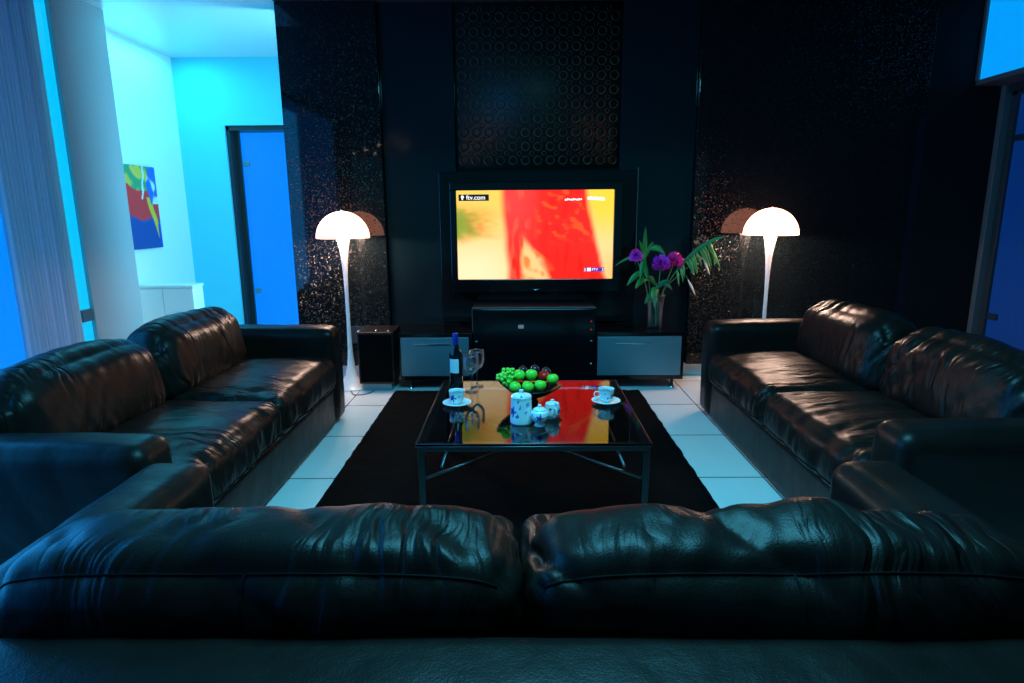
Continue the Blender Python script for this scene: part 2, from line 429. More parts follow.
class Pillow:
    """soft box: half sizes h, edge radius r, bulge per axis, wrinkles running along axis `grain` (0,1,2)"""
    def __init__(s, h, r, bulge=(0, 0, 0), wr=.004, seed=1, length=0, across=(9, 1.6), shear=.5, droop=0):
        s.h, s.r, s.b, s.wr, s.seed, s.L, s.ac, s.sh, s.dr = h, r, bulge, wr, seed, length, across, shear, droop
    def at(s, p):
        """p on the cube surface [-1,1]^3 -> (position)"""
        h, r = s.h, s.r
        q = Vector((p[0] * h[0], p[1] * h[1], p[2] * h[2]))
        inn = Vector([max(-(h[i] - r), min(h[i] - r, q[i])) for i in range(3)])
        dv = q - inn
        nrm = dv.normalized() if dv.length > 1e-9 else Vector((0, 0, 1))
        pos = inn + nrm * r
        e = [1 - min(1, abs(p[i])) ** 2.4 for i in range(3)]
        for i in range(3):
            j, k = (i + 1) % 3, (i + 2) % 3
            pos[i] += (pos[i] / h[i]) * s.b[i] * e[j] * e[k]
        if s.dr and p[2] > -.2:
            pos[2] -= s.dr * abs(p[0]) ** 5 * smoothstep(-.2, 1, p[2])
        if s.wr:
            a = pos[s.L]; o = [pos[i] for i in range(3) if i != s.L]
            fa, fo = s.ac
            sh = s.sh * (o[0] + o[1])
            msk = .25 + .75 * smoothstep(-.15, .35, noise.noise(Vector((pos.x * 2.3, pos.y * 2.3 + s.seed, pos.z * 2.3))))
            w = ridge((a + sh) * fa, o[0] * fo, o[1] * fo, s.seed) ** 1.5 * msk
            w += .45 * ridge((a - sh * .6) * fa * 2.3, o[0] * fo * 1.7, o[1] * fo * 1.7, s.seed + 3) * msk
            low = noise.noise(Vector((pos.x * 4, pos.y * 4, pos.z * 4 + s.seed * 3.7)))
            pos += nrm * (-w * s.wr + low * s.wr * .9)
        return pos
    def mesh(s, bm, step=.016, T=None):
        h = s.h
        for ax in range(3):
            j, k = (ax + 1) % 3, (ax + 2) % 3
            nj = max(6, int(2 * h[j] / step)); nk = max(6, int(2 * h[k] / step))
            def co(i, n): return 2 * i / n - 1
            for sg in (-1, 1):
                g = []
                for a in range(nj + 1):
                    rowv = []
                    for b in range(nk + 1):
                        p = [0, 0, 0]; p[ax] = sg; p[j] = co(a, nj); p[k] = co(b, nk)
                        v = s.at(p)
                        rowv.append(bm.verts.new(T @ v if T else v))
                    g.append(rowv)
                for a in range(nj):
                    for b in range(nk):
                        f = (g[a][b], g[a + 1][b], g[a + 1][b + 1], g[a][b + 1])
                        bm.faces.new(f if sg > 0 else f[::-1])
        bmesh.ops.remove_doubles(bm, verts=bm.verts[:], dist=1e-4)
        return bm
    def line(s, ps, n=60, T=None, lift=.0):
        out = []
        for i in range(len(ps) - 1):
            for k in range(n):
                t = k / n; p = [a + (b - a) * t for a, b in zip(ps[i], ps[i + 1])]
                v = s.at(p); out.append(T @ v if T else v)
        v = s.at(ps[-1]); out.append(T @ v if T else v)
        return out

SW = 1.075; AW = .20; SD = .96
def make_sofa(loc, rz, label, seed, lean=10, back=dict(), fine=.018):
    root = empty('leather_sofa', loc, rz, label, 'sofa', None)
    lea = M['leather']
    def pil(name, c, P, T=None, step=fine):
        T = Matrix.Translation(c) @ (T or Matrix.Identity(4))
        o = obj(name, P.mesh(bmesh.new(), step, T), M['leather_cushion'] if 'cushion' in name else lea, root)
        return o, T
    pil('base', (0, .50, .1375), Pillow((.872, .446, .1225), .02, wr=.001, seed=seed))
    for sx in (-1, 1):
        a, T = pil('armrest', (sx * (SW - AW / 2), SD / 2, .312), Pillow((AW / 2, SD / 2, .301), .055, (.008, .006, .012), .0022, seed + sx, 1, (5, 1.5)))
    pil('backrest', (0, .085, .347), Pillow((.876, .085, .295), .035, (0, .004, .004), .0015, seed + 5))
    for sx in (-1, 1):
        P = Pillow((.436, .385, .105), .06, (.004, .018, .034), .010, seed + 10 + sx, 0, (10, 1.1), .25)
        o, T = pil('seat_cushion', (sx * .438, .588, .345), P)
        bm = tube(bmesh.new(), P.line([(-.93, 1, -.55), (.93, 1, -.55)], T=T), .0035, 6)
        obj('piping', bm, M['piping'], o)
    bw = back.get('w', .445); sz = back.get('seam', .62)
    xs = back.get('xs', (-.449, .449))
    for sx in (-1, 1):
        P = Pillow((bw, back.get('d', .115), back.get('h', .2)), back.get('r', .085), (.004, .035, .02), back.get('wr', .010), seed + 20 + sx, 0, back.get('ac', (7, 1.5)), back.get('shear', .6), back.get('droop', .055))
        R = Matrix.Rotation(radians(lean), 4, 'X')
        o, T = pil('back_cushion', (xs[(sx + 1) // 2], back.get('y', .35), back.get('z', .6)), P, R, fine * .8)
        ln = P.line([(-.97, -1, sz), (.97, -1, sz)], T=T)
        bm = tube(bmesh.new(), ln, .0026, 6); tube(bm, P.line([(0, -1, sz), (0, -1, -.9)], T=T), .0026, 6)
        obj('piping', bm, M['piping'], o)
    for sx in (-1, 1):
        for y in (.10, .86):
            obj('leg', box(bmesh.new(), (sx * .93 - .04, y - .04, 0), (sx * .93 + .04, y + .04, .02), .004), M['black_satin'], root, False)
    return root

make_sofa((0.0, .715, 0), 0, 'dark leather sofa seen from behind, its back cushions across the bottom of the photo', 3, 6, dict(r=.068, wr=.020, ac=(4.5, 1.6), z=.592, h=.165, y=.300, seam=1.0, droop=.03, shear=.8), .015)
make_sofa((-2.085, 2.79, 0), -pi / 2, 'dark brown leather sofa beside the window and curtain', 11, 12, dict(z=.580, h=.20, y=.34, w=.43, xs=(-.40, .465), r=.112, d=.13, wr=.013))
make_sofa((2.15, 2.90, 0), pi / 2, 'dark leather sofa on the side of the flower vase, facing the curtain', 29, 12, dict(z=.580, h=.205, y=.34, w=.43, xs=(-.475, .39), r=.112, d=.13, wr=.014, ac=(9, 1.3), shear=.9))

# ------------------------------------------------------------------ rug (pile edge is ragged)
bm = bmesh.new()
nx, ny = 92, 104
g = []
for i in range(nx + 1):
    rowv = []
    for j in range(ny + 1):
        u, v = i / nx, j / ny
        x = -.925 + u * 1.815; y = 2.20 + v * 2.21
        ed = min(i, nx - i, j, ny - j)
        n = noise.noise(Vector((x * 14, y * 14, 0))); n2 = noise.noise(Vector((x * 40, y * 40, 5)))
        if ed == 0: x += .006 * n; y += .006 * noise.noise(Vector((x * 14, y * 14, 9)))
        z = .002 if ed == 0 else .017 + .004 * n + .004 * n2
        rowv.append(bm.verts.new((x, y, z)))
    g.append(rowv)
for i in range(nx):
    for j in range(ny): bm.faces.new((g[i][j], g[i + 1][j], g[i + 1][j + 1], g[i][j + 1]))
tag(obj('shag_rug', bm, M['rug']), 'black shaggy rug under the glass coffee table', 'rug')
RUG = .022

# ------------------------------------------------------------------ coffee table
TX, TY, TZ = .056, 2.793, .40
t = empty('coffee_table', (TX, TY, RUG), 0, 'low square black metal coffee table with a smoked glass top', 'coffee table')
zt = TZ - RUG
t.scale = (.928, .928, 1)  # table and everything on it scaled about the camera; positions already include it
obj('glass_top', box(bmesh.new(), (-.505, -.505, zt - .010), (.505, .505, zt), .002), M['table_glass'], t, False)
bm = bmesh.new()
for a, b in (((-.50, -.50), (.50, -.465)), ((-.50, .465), (.50, .50)), ((-.50, -.465), (-.465, .465)), ((.465, -.465), (.50, .465))):
    box(bm, (a[0], a[1], zt - .034), (b[0], b[1], zt - .011), .002)
obj('top_frame', bm, M['graphite'], t, False)
bm = bmesh.new()
for z in (zt - .0005, zt - .0125):
    tube(bm, [(-.506, -.506, z), (.506, -.506, z), (.506, .506, z), (-.506, .506, z)], .0016, 6, closed=True)
obj('edge_rim', bm, M['dull_steel'], t)
for sx in (-1, 1):
    for sy in (-1, 1):
        obj('leg', box(bmesh.new(), (sx * .4995 - .015 - sx * .015, sy * .4995 - .015 - sy * .015, 0), (sx * .4995 + .015 - sx * .015, sy * .4995 + .015 - sy * .015, zt - .033), .003), M['black_metal'], t, False)
for sx in (-1, 1):
    obj('side_rail', tube(bmesh.new(), [(sx * .405, -.43, .248), (sx * .405, .43, .248)], .007, 10), M['dull_steel'], t)
    obj('brace', tube(bmesh.new(), [(sx * .485, -.485, .218), (sx * .02, -.02, .218)], .006, 10), M['dull_steel'], t)
    obj('brace', tube(bmesh.new(), [(sx * .485, .485, .218), (sx * .02, .02, .218)], .006, 10), M['dull_steel'], t)
bm = bmesh.new(); box(bm, (-.03, -.03, .19), (.03, .03, .245), .004)
obj('hub', bm, M['black_metal'], t, False)

# ------------------------------------------------------------------ lamps
def make_lamp(x, y, label):
    t = empty('mushroom_floor_lamp', (x, y, 0), 0, label, 'floor lamp', None)
    R, zr, zt = .189, 1.125, 1.315
    prof = [(R * cos(a), zr + (zt - zr) * sin(a)) for a in [i * pi / 2 / 18 for i in range(19)]]
    inner = [(max(0, r - .004), z - .004) for r, z in prof][::-1]
    prof[-1] = (0, zt); inner[0] = (0, zt - .005); inner[-1] = (R - .004, zr)
    bm = bmesh.new(); lathe(bm, prof + inner + [prof[0]], 56, close_bottom=False)
    obj('lamp_shade', bm, M['shade'], t)
    bm = bmesh.new(); lathe(bm, [(0, zt + .016), (.006, zt + .014), (.009, zt + .006), (.006, zt - .004), (0, zt - .004)], 16, close_bottom=False)
    obj('finial', bm, M['chrome'], t)
    p = [(.125, 0), (.125, .006), (.112, .014), (.075, .045), (.046, .095), (.028, .17), (.0185, .28), (.0142, .45), (.0132, .7), (.0165, .86), (.024, .97), (.034, 1.05), (.042, 1.10), (.042, 1.122), (.036, 1.125), (0, 1.125)]
    bm = bmesh.new(); lathe(bm, p, 36)
    obj('stem', bm, M['stem'], t)
    bm = bmesh.new(); bmesh.ops.create_uvsphere(bm, u_segments=16, v_segments=10, radius=.028)
    bmesh.ops.translate(bm, verts=bm.verts[:], vec=(0, 0, 1.162))
    obj('bulb', bm, M['bulb'], t)
    bm = bmesh.new()
    for k in range(3):
        a = k * 2 * pi / 3 + .5
        tube(bm, [(.034 * cos(a), .034 * sin(a), 1.122), (.10 * cos(a), .10 * sin(a), 1.20), (.155 * cos(a), .155 * sin(a), 1.235)], .003, 6)
    obj('shade_support', bm, M['chrome'], t)
    for k in range(3):
        a = k * 2 * pi / 3 + 1.2
        L = bpy.data.lights.new('lamp_light', 'POINT'); L.energy = LAMP_W / 3; L.color = (1, .77, .62); L.shadow_soft_size = .02
        lo = bpy.data.objects.new('lamp_light', L); C.objects.link(lo); lo.parent = t; lo.location = (.07 * cos(a), .07 * sin(a), 1.145)
    return t
LAMP_W = 24
lampL = make_lamp(-1.272, 4.55, 'white mushroom floor lamp by the left sofa, near the hall opening')
lampR = make_lamp(1.818, 4.55, 'white mushroom floor lamp behind the right sofa')
bm = tube(bmesh.new(), spline([(-1.25, 4.43, .006), (-1.20, 4.33, .006), (-1.12, 4.35, .006), (-1.08, 4.46, .006), (-1.15, 4.62, .006), (-1.22, 4.74, .006), (-1.26, 4.77, .05), (-1.26, 4.785, .27)]), .004, 6)
o = obj('power_cord', bm, M['cord'], lampL); o.location = (1.272, -4.55, 0)

# wall socket
t = empty('wall_socket', (-1.26, GY, .36), 0, 'grey double wall socket plate behind the left floor lamp', 'socket')
obj('plate', box(bmesh.new(), (-.09, -.008, -.07), (.09, 0, .07), .003), M['frame_dark'], t, False)
obj('insert', box(bmesh.new(), (-.015, -.014, -.035), (.055, -.007, .035), .003), M['socket_white'], t, False)

# ------------------------------------------------------------------ television
t = empty('television', (.127, 4.80, 1.10), 0, 'large flat black television showing a red and yellow picture', 'television')
SX, SZ0, SZ1 = .587, -.302, .358      # screen half width, bottom, top (local)
bm = bmesh.new()
x0, x1, z0, z1 = -.635, .650, -.40, .415
y0, y1 = -.085, .018
box(bm, (x0, y0, SZ1), (x1, y1, z1), .004); box(bm, (x0, y0, z0), (x1, y1, SZ0), .004)
box(bm, (x0, y0, SZ0), (-SX, y1, SZ1), .004); box(bm, (SX, y0, SZ0), (x1, y1, SZ1), .004)
box(bm, (-SX, -.05, SZ0), (SX, y1, SZ1))
obj('bezel', bm, M['black_gloss'], t, False)
def picture(u, v):
    n = noise.noise(Vector((u * 5, v * 4, 2.2))); n2 = noise.noise(Vector((u * 14 + v * 6, v * 9, 7)))
    st = noise.noise(Vector((u * 22 + v * 10, v * 26 - u * 8, 1.5))); st2 = noise.noise(Vector((u * 34, v * 5, 8.5)))
    c = mixc((1, .62, .27), (1, .56, .10), smoothstep(.25, .95, v))
    c = mixc(c, (1, .72, .42), smoothstep(.50, .1, v) * smoothstep(.5, .1, u))
    band = smoothstep(.40, .55, v + .10 * n) * smoothstep(.88, .70, v + .06 * st) * smoothstep(.36, .05, u)
    c = mixc(c, mixc((.62, .42, .05), (.70, .20, .03), max(0, min(1, .5 + 1.1 * st))), min(1, band * .95))
    c = mixc(c, (.16, .30, .04), band * smoothstep(.22, .0, u + .1 * n2) * .75)
    c = mixc(c, (.20, .32, .03), smoothstep(.07, .0, u) * smoothstep(.42, .5, v) * smoothstep(.75, .6, v) * .8)
    le = .29 + .035 * (1 - v) + .012 * n; re = .825 + .13 * max(0, 1 - v) ** 1.2
    soft = .02 + .02 * abs(st2)
    fig = smoothstep(le - .03, le + .03, u) * smoothstep(re + .03, re - soft, u)
    gl = .405 + .012 * st2; gr = .60 - .03 * smoothstep(0, .2, v) - .14 * smoothstep(.15, .50, v) + .035 * n2
    gap = smoothstep(gl - .015, gl + .03, u) * smoothstep(gr + .03, gr - .04, u) * smoothstep(.56, .38, v)
    red = mixc((1, .018, .012), (1, .050, .045), smoothstep(.15, .9, v) * smoothstep(.62, .36, u))
    red = mixc(red, (.72, .012, .006), smoothstep(.0, .5, st2) * smoothstep(.48, .60, u) * .8)
    red = mixc(red, (.85, .13, .02), smoothstep(.02, .42, n2 + .5 * st) * smoothstep(.47, .56, u) * smoothstep(.38, .55, v) * .5)
    red = mixc(red, (1, .12, .06), smoothstep(.1, .5, st2) * smoothstep(.3, .34, u) * smoothstep(.5, .42, u) * .5)
    c = mixc(c, red, fig)
    g2 = mixc((1, .56, .22), (.85, .24, .05), smoothstep(-.25, .45, n2 + .5 * st2))
    g2 = mixc(g2, (1, .03, .02), smoothstep(.05, .4, st2) * smoothstep(.18, .45, v))
    c = mixc(c, g2, gap * .95)
    c = mixc(c, (1, .60, .035), smoothstep(re - .01, re + .05, u) * smoothstep(.3, .9, v) * .85)
    c = mixc(c, (1, .42, .08), smoothstep(re, re + .05, u) * smoothstep(.45, .0, v) * .7)
    return c
bm = bmesh.new(); nx, ny = 200, 112; g = []
for i in range(nx + 1):
    g.append([bm.verts.new((-SX + 2 * SX * i / nx, -.0515, SZ0 + (SZ1 - SZ0) * j / ny)) for j in range(ny + 1)])
for i in range(nx):
    for j in range(ny): bm.faces.new((g[i][j], g[i + 1][j], g[i + 1][j + 1], g[i][j + 1]))
scr = obj('screen', bm, M['screen'], t, False)
paint(scr, lambda c: picture((c.x + SX) / (2 * SX), (c.z - SZ0) / (SZ1 - SZ0)))
fr = (pi / 2, 0, 0)
obj('caption_box', box(bmesh.new(), (-.572, -.0545, .283), (-.345, -.052, .330)), M['text_black'], scr, False)
text('caption', 'ftv.com', .048, M['text_white'], scr, (-.515, -.056, .292), fr)
bm = bmesh.new()
for k in range(8):
    pass
vs = [bm.verts.new(p) for p in ((-.543, -.056, .326), (-.530, -.056, .312), (-.537, -.056, .302), (-.539, -.056, .290), (-.547, -.056, .290), (-.549, -.056, .302), (-.556, -.056, .312))]
bm.faces.new(vs); obj('channel_mark', bm, M['text_white'], scr, False)
bm = bmesh.new()
for k in range(9): box(bm, (.222 + k * .0145, -.0565, .280 + .002 * (k % 3)), (.233 + k * .0145, -.0555, .292 + .002 * ((k * 2) % 3)), .001)
obj('caption_line', bm, M['text_white'], scr, False)
bm = bmesh.new()
for k in range(7): box(bm, (.395 + k * .018 - .004, -.0565, .286 - .001 * k), (.410 + k * .018, -.0555, .306 - .001 * k + .003 * (k % 2)), .002)
obj('caption_line', bm, M['text_white'], scr, False)
obj('caption_box', box(bmesh.new(), (.375, -.0545, -.250), (.525, -.052, -.218)), M['text_violet'], scr, False)
obj('caption_box', box(bmesh.new(), (.395, -.0555, -.246), (.425, -.0542, -.222)), M['text_white'], scr, False)
text('caption', '3', .032, M['text_white'], scr, (.371, -.0560, -.246), fr)
text('caption', 'FTV', .026, M['text_white'], scr, (.433, -.0560, -.243), fr)
text('caption', '3', .032, M['text_white'], scr, (.506, -.0560, -.246), fr)
bm = tube(bmesh.new(), [(-.034 + .068 * k / 12, -.087, -.372 - .010 * sin(pi * k / 12)) for k in range(13)], .0028, 6)
obj('badge', bm, M['chrome'], t)
obj('wall_mount', box(bmesh.new(), (-.2, .017, -.2), (.2, .026, .2), .002), M['black_satin'], t, False)

# ------------------------------------------------------------------ media furniture
CY = 4.46
def low_cabinet(x0, x1, label, hx):
    t = empty('media_cabinet', ((x0 + x1) / 2, CY, 0), 0, label, 'cabinet', 'low media cabinets under the television')
    w = (x1 - x0) / 2
    bm = bmesh.new(); T, B = .432, .075
    box(bm, (-w, .0, B), (w, .40, B + .03), .002); box(bm, (-w, .0, T - .028), (w, .40, T), .002)
    box(bm, (-w, .0, B + .03), (-w + .012, .40, T - .028), .002); box(bm, (w - .022, .0, B + .03), (w, .40, T - .028), .002)
    box(bm, (-w + .012, .38, B + .03), (w - .022, .40, T - .028))
    obj('carcass', bm, M['black_gloss'], t, False)
    dw = obj('drawer', box(bmesh.new(), (-w + .014, -.006, B + .034), (w - .024, .35, T - .032), .003), M['alu'], t, False)
    obj('handle', box(bmesh.new(), (hx - .13, -.016, T - .086), (hx + .13, -.005, T - .078), .002), M['chrome'], dw, False)
    for sx in (-1, 1):
        for y in (.05, .35):
            bm = bmesh.new(); lathe(bm, [(.022, 0), (.022, .01), (.012, .014), (.012, .076)], 16, (sx * (w - .07), y, 0), close_top=True)
            obj('foot', bm, M['chrome'], t)
low_cabinet(-.885, -.345, 'low cabinet with grey drawer under the left of the television, by the wine bottle', -.02)
low_cabinet(.565, 1.215, 'low cabinet with grey drawer carrying the flower vase', -.05)
t = empty('media_console', (.111, CY, 0), 0, 'tall black glass fronted console below the middle of the television', 'cabinet')
w = .448
bm = bmesh.new(); box(bm, (-w, .012, .04), (w, .33, .612), .003); obj('carcass', bm, M['black_gloss'], t, False)
obj('glass_front', box(bmesh.new(), (-w, .0, .05), (w, .0115, .606), .002), M['black_gloss'], t, False)
obj('top_board', box(bmesh.new(), (-w, .004, .612), (w, .33, .620), .002), M['black_satin'], t, False)
obj('top_edge', box(bmesh.new(), (-w - .002, -.004, .612), (w + .002, .0035, .621), .001), M['frame_grey'], t, False)
obj('side_edge', box(bmesh.new(), (-w - .004, -.004, .44), (-w - .0005, .004, .612), .001), M['frame_grey'], t, False)
for sx in (-1, 1):
    for z in (.37, .20):
        bm = bmesh.new(); bmesh.ops.create_cone(bm, cap_ends=True, segments=14, radius1=.010, radius2=.007, depth=.010, matrix=Matrix.Translation((sx * (w - .028), -.005, z)) @ Matrix.Rotation(pi / 2, 4, 'X'))
        obj('fixing', bm, M['chrome'], t)
for z in (.515, .455):
    obj('indicator', box(bmesh.new(), (w - .035, -.002, z - .004), (w - .026, .001, z + .004)), M['red_led'], t, False)
obj('reflected_glint', box(bmesh.new(), (-.115, -.0015, .465), (-.075, .001, .492)), mat('glint_glow', (.02, .02, .02), .3, emit=(.25, .45, .6), estr=.35), t, False)  # faint glow stands in for light reflected in the glass front
for sx in (-1, 1):
    for y in (.05, .28):
        obj('foot', box(bmesh.new(), (sx * .38 - .02, y - .02, 0), (sx * .38 + .02, y + .02, .041)), M['black_satin'], t, False)

t = empty('subwoofer', (-1.055, 4.44, 0), 0, 'black box subwoofer on a silver plinth beside the left floor lamp', 'speaker')
obj('cabinet_body', box(bmesh.new(), (-.132, 0, .055), (.132, .30, .445), .006), M['black_satin'], t, False)
obj('plinth', box(bmesh.new(), (-.108, .012, 0), (.108, .28, .055), .004), M['alu'], t, False)
bm = bmesh.new(); box(bm, (-.12, -.006, .07), (.12, .002, .43), .004); obj('grille', bm, M['rug'], t, False)
for x, y in ((.0, .05), (.095, .03)):
    bm = bmesh.new(); lathe(bm, [(.010, .445), (.010, .452), (.006, .456), (0, .456)], 14, (x, y, 0)); obj('control_knob', bm, M['chrome'], t)

# ------------------------------------------------------------------ painted china
BLUE = (.015, .025, .30); WHITE = (.80, .84, .85); PALE = (.10, .22, .55)
def flowers(c, cx, cy, spots, r_body):
    a = math.atan2(c.y - cy, c.x - cx); col = WHITE
    for (sa, sz, r, k) in spots:
        da = (a - sa + pi) % (2 * pi) - pi
        dx, dz = da * r_body, c.z - sz
        rr = sqrt(dx * dx + dz * dz); th = math.atan2(dz, dx)
        if rr < r * (.72 + .28 * cos(5 * th)): col = BLUE if k else PALE
    return col
def china_lathe(name, prof, parent, spots=(), n=72, center=(0, 0, 0), rb=.04, sub=5):
    P = []
    for i in range(len(prof) - 1):
        for k in range(sub): P.append(tuple(a + (b - a) * k / sub for a, b in zip(prof[i], prof[i + 1])))
    P.append(prof[-1])
    bm = bmesh.new(); lathe(bm, P, n, center)
    o = obj(name, bm, M['porcelain'], parent)
    paint(o, lambda c: flowers(c, center[0], center[1], spots, rb))
    return o
F = -pi / 2   # angle that faces the seats
def cup_and_saucer(x, y, label_c, label_s, ha, spots):
    s = empty('saucer', (x, y, TZ), 0, label_s, 'saucer', 'saucers on the coffee table')
    s.scale = (.928,) * 3
    china_lathe('dish', [(.036, .001), (.040, .0035), (.055, .007), (.073, .0155), (.0745, .0165), (.073, .0175), (.052, .0105), (.034, .0085), (0, .0085)], s, sub=2)
    c = empty('teacup', (x, y, TZ + .0082), 0, label_c, 'cup', 'teacups on the coffee table')
    c.scale = (.928,) * 3
    china_lathe('bowl', [(.022, 0), (.024, .004), (.032, .010), (.037, .028), (.040, .064), (.0415, .069), (.039, .068), (.034, .030), (.028, .012), (0, .010)], c, spots, rb=.037)
    r = lambda q: (cos(ha) * q, sin(ha) * q)
    pts = [(*r(.036), .052), (*r(.056), .054), (*r(.063), .040), (*r(.054), .024), (*r(.033), .020)]
    o = obj('handle', tube(bmesh.new(), spline(pts, 5), .0035, 8), M['white_porcelain'], c)
    bm = bmesh.new(); lathe(bm, [(0, .050), (.0368, .050), (.0368, .052), (0, .052)], 32, close_bottom=False)
    obj('coffee', bm, M['coffee'], c)
cup_and_saucer(-0.297, 2.835, 'flowered white teacup in front of the wine bottle', 'white saucer under the cup in front of the wine bottle', 1.9, [(F - .55, .034, .021, 1), (F + .5, .045, .008, 0)])
cup_and_saucer(0.416, 2.856, 'flowered white teacup on the side of the table away from the wine bottle', 'white saucer under the cup on the far side from the wine bottle', 3.3, [(F + .9, .034, .018, 1), (F - .3, .05, .007, 0), (F + .1, .025, .008, 0)])

p = empty('coffee_pot', (0.009, 2.584, TZ), .0, 'tall lidded white coffee pot with blue flowers, in front of the fruit bowl', 'pot')
p.scale = (.928,) * 3
china_lathe('body', [(.050, 0), (.053, .004), (.053, .02), (.050, .07), (.0475, .122), (.049, .127), (.047, .129), (0, .129)], p, [(F - .95, .062, .026, 1), (F - .40, .042, .012, 1), (F - .1, .085, .009, 0), (F + .35, .06, .010, 0), (F - .25, .115, .007, 1), (F + .7, .095, .012, 0)], rb=.05)
china_lathe('lid', [(.047, .1295), (.046, .133), (.030, .138), (.010, .141), (.007, .146), (.011, .153), (.010, .159), (0, .162)], p, [(F, .1345, .006, 1)], rb=.04)
obj('handle', tube(bmesh.new(), spline([(-.004, .046, .10), (-.006, .085, .105), (-.007, .095, .07), (-.006, .082, .035), (-.004, .047, .03)], 6), .005, 8), M['white_porcelain'], p)
p = empty('sugar_bowl', (0.087, 2.538, TZ), .0, 'round footed sugar bowl with one big blue flower, nearest of the china', 'sugar bowl')
p.scale = (.928,) * 3
china_lathe('body', [(.024, 0), (.026, .004), (.019, .013), (.028, .022), (.040, .038), (.043, .052), (.039, .068), (.030, .076), (0, .076)], p, [(F - .02, .046, .019, 1), (F + .05, .070, .006, 1), (F + 1.0, .05, .008, 0), (F - 1.0, .055, .008, 0)], rb=.042)
china_lathe('lid', [(.031, .0765), (.030, .080), (.018, .087), (.007, .089), (.006, .093), (.009, .098), (.006, .102), (0, .103)], p, rb=.03)
p = empty('milk_jug', (0.147, 2.640, TZ), .0, 'small lidded milk jug with a loop handle, behind the sugar bowl', 'jug')
p.scale = (.928,) * 3
china_lathe('body', [(.026, 0), (.029, .004), (.036, .02), (.038, .04), (.035, .062), (.033, .07), (0, .07)], p, [(F + 1.0, .04, .017, 1), (F - .3, .052, .010, 1), (F + .2, .025, .008, 0)], rb=.037)
china_lathe('lid', [(.034, .0705), (.032, .075), (.015, .081), (.006, .083), (.009, .091), (0, .094)], p, [(F + .5, .076, .005, 1)], rb=.03)
obj('handle', tube(bmesh.new(), spline([(.008, -.033, .058), (.016, -.056, .058), (.018, -.060, .038), (.013, -.05, .020), (.008, -.033, .016)], 6), .0035, 8), M['white_porcelain'], p)

# ------------------------------------------------------------------ wine
b = empty('wine_bottle', (-0.327, 3.127, TZ), 0, 'dark wine bottle with a pale label and blue foil neck', 'bottle')
b.scale = (.928,) * 3
bm = bmesh.new(); lathe(bm, [(.030, 0), (.0365, .004), (.0375, .012), (.0375, .185), (.035, .205), (.024, .225), (.0155, .243), (.0145, .30), (.0155, .302), (.0155, .310), (0, .310)], 40)
obj('bottle_glass', bm, M['bottle'], b)
bm = bmesh.new(); lathe(bm, [(.0153, .252), (.0158, .255), (.0158, .312), (.0145, .3145), (0, .3145)], 28, close_bottom=False); obj('foil', bm, M['foil'], b)
bm = bmesh.new(); n = 20; A = []
for k in range(n + 1):
    a = F - 1.05 + k * 1.55 / n
    A.append([bm.verts.new((.0379 * cos(a), .0379 * sin(a), z)) for z in (.095, .175)])
for k in range(n): bm.faces.new((A[k][0], A[k + 1][0], A[k + 1][1], A[k][1]))
obj('label', bm, M['label'], b)
def wine_glass(x, y, label):
    g_ = empty('wine_glass', (x, y, TZ), 0, label, 'wine glass', 'wine glasses'); g_.scale = (.928,) * 3
    bm = bmesh.new()
    lathe(bm, [(0, .100), (.012, .102), (.030, .116), (.041, .140), (.0435, .165), (.041, .195), (.0385, .212), (.0375, .212), (.040, .195), (.0425, .165), (.040, .141), (.029, .118), (.011, .106), (0, .104)], 36, close_bottom=False)
    obj('glass_bowl', bm, M['glass'], g_)
    bm = bmesh.new(); lathe(bm, [(.034, .0), (.035, .002), (.020, .006), (.0065, .014), (.0045, .03), (.0042, .08), (.006, .095), (.009, .1005), (0, .1005)], 30)
    obj('stem', bm, M['glass'], g_)
wine_glass(-0.243, 3.053, 'empty wine glass beside the bottle, the nearer of the two')
wine_glass(-0.221, 3.151, 'empty wine glass standing half hidden behind the other glass')

# ------------------------------------------------------------------ fruit bowl
BX, BY = 0.054, 2.868
t = empty('fruit_bowl', (BX, BY, TZ), 0, 'dark boat shaped bowl heaped with green fruit', 'bowl')
t.scale = (.928,) * 3
bm = bmesh.new(); nn, mm = 56, 12
def bowl_pt(k, s, off):
    a = 2 * pi * k / nn
    ra = .172 if cos(a) < 0 else .165
    x = ra * cos(a) * s; y = .105 * sin(a) * s
    rim = .078 + .052 * abs(cos(a)) ** 3 * (1.0 if cos(a) < 0 else .35)
    z = .020 + (rim - .020) * s ** 1.7 + off
    return Vector((x, y, z))
for side in (0, 1):
    prev = None
    for i in range(mm + 1):
        s = .001 + i / mm * (1 if side == 0 else .975)
        rr = [bm.verts.new(bowl_pt(k, s, 0 if side == 0 else .006)) for k in range(nn)]
        if prev:
            for k in range(nn):
                q = (prev[k], prev[(k + 1) % nn], rr[(k + 1) % nn], rr[k])
                bm.faces.new(q[::-1] if side == 0 else q)
        prev = rr
    if side == 0: outer = prev
for k in range(nn): bm.faces.new((outer[k], outer[(k + 1) % nn], prev[(k + 1) % nn], prev[k])[::-1])
bmesh.ops.remove_doubles(bm, verts=bm.verts[:], dist=2e-4)
obj('vessel', bm, M['bowl'], t)
bm = bmesh.new(); lathe(bm, [(.040, 0), (.042, .004), (.036, .018), (.034, .026), (0, .026)], 32); obj('foot', bm, M['bowl'], t)
def apple_mesh(bm, r):
    prof = []
    for i in range(17):
        a = -pi / 2 + pi * i / 16
        rr = r * cos(a) * (1.0 + .05 * sin(a)); z = r * .92 * sin(a)
        if a > 0: z -= r * .22 * max(0, 1 - rr / (r * .55)) ** 1.5
        else: z += r * .12 * max(0, 1 - rr / (r * .45)) ** 1.5
        prof.append((max(rr, 0), z))
    lathe(bm, prof, 26, close_bottom=False); return bm
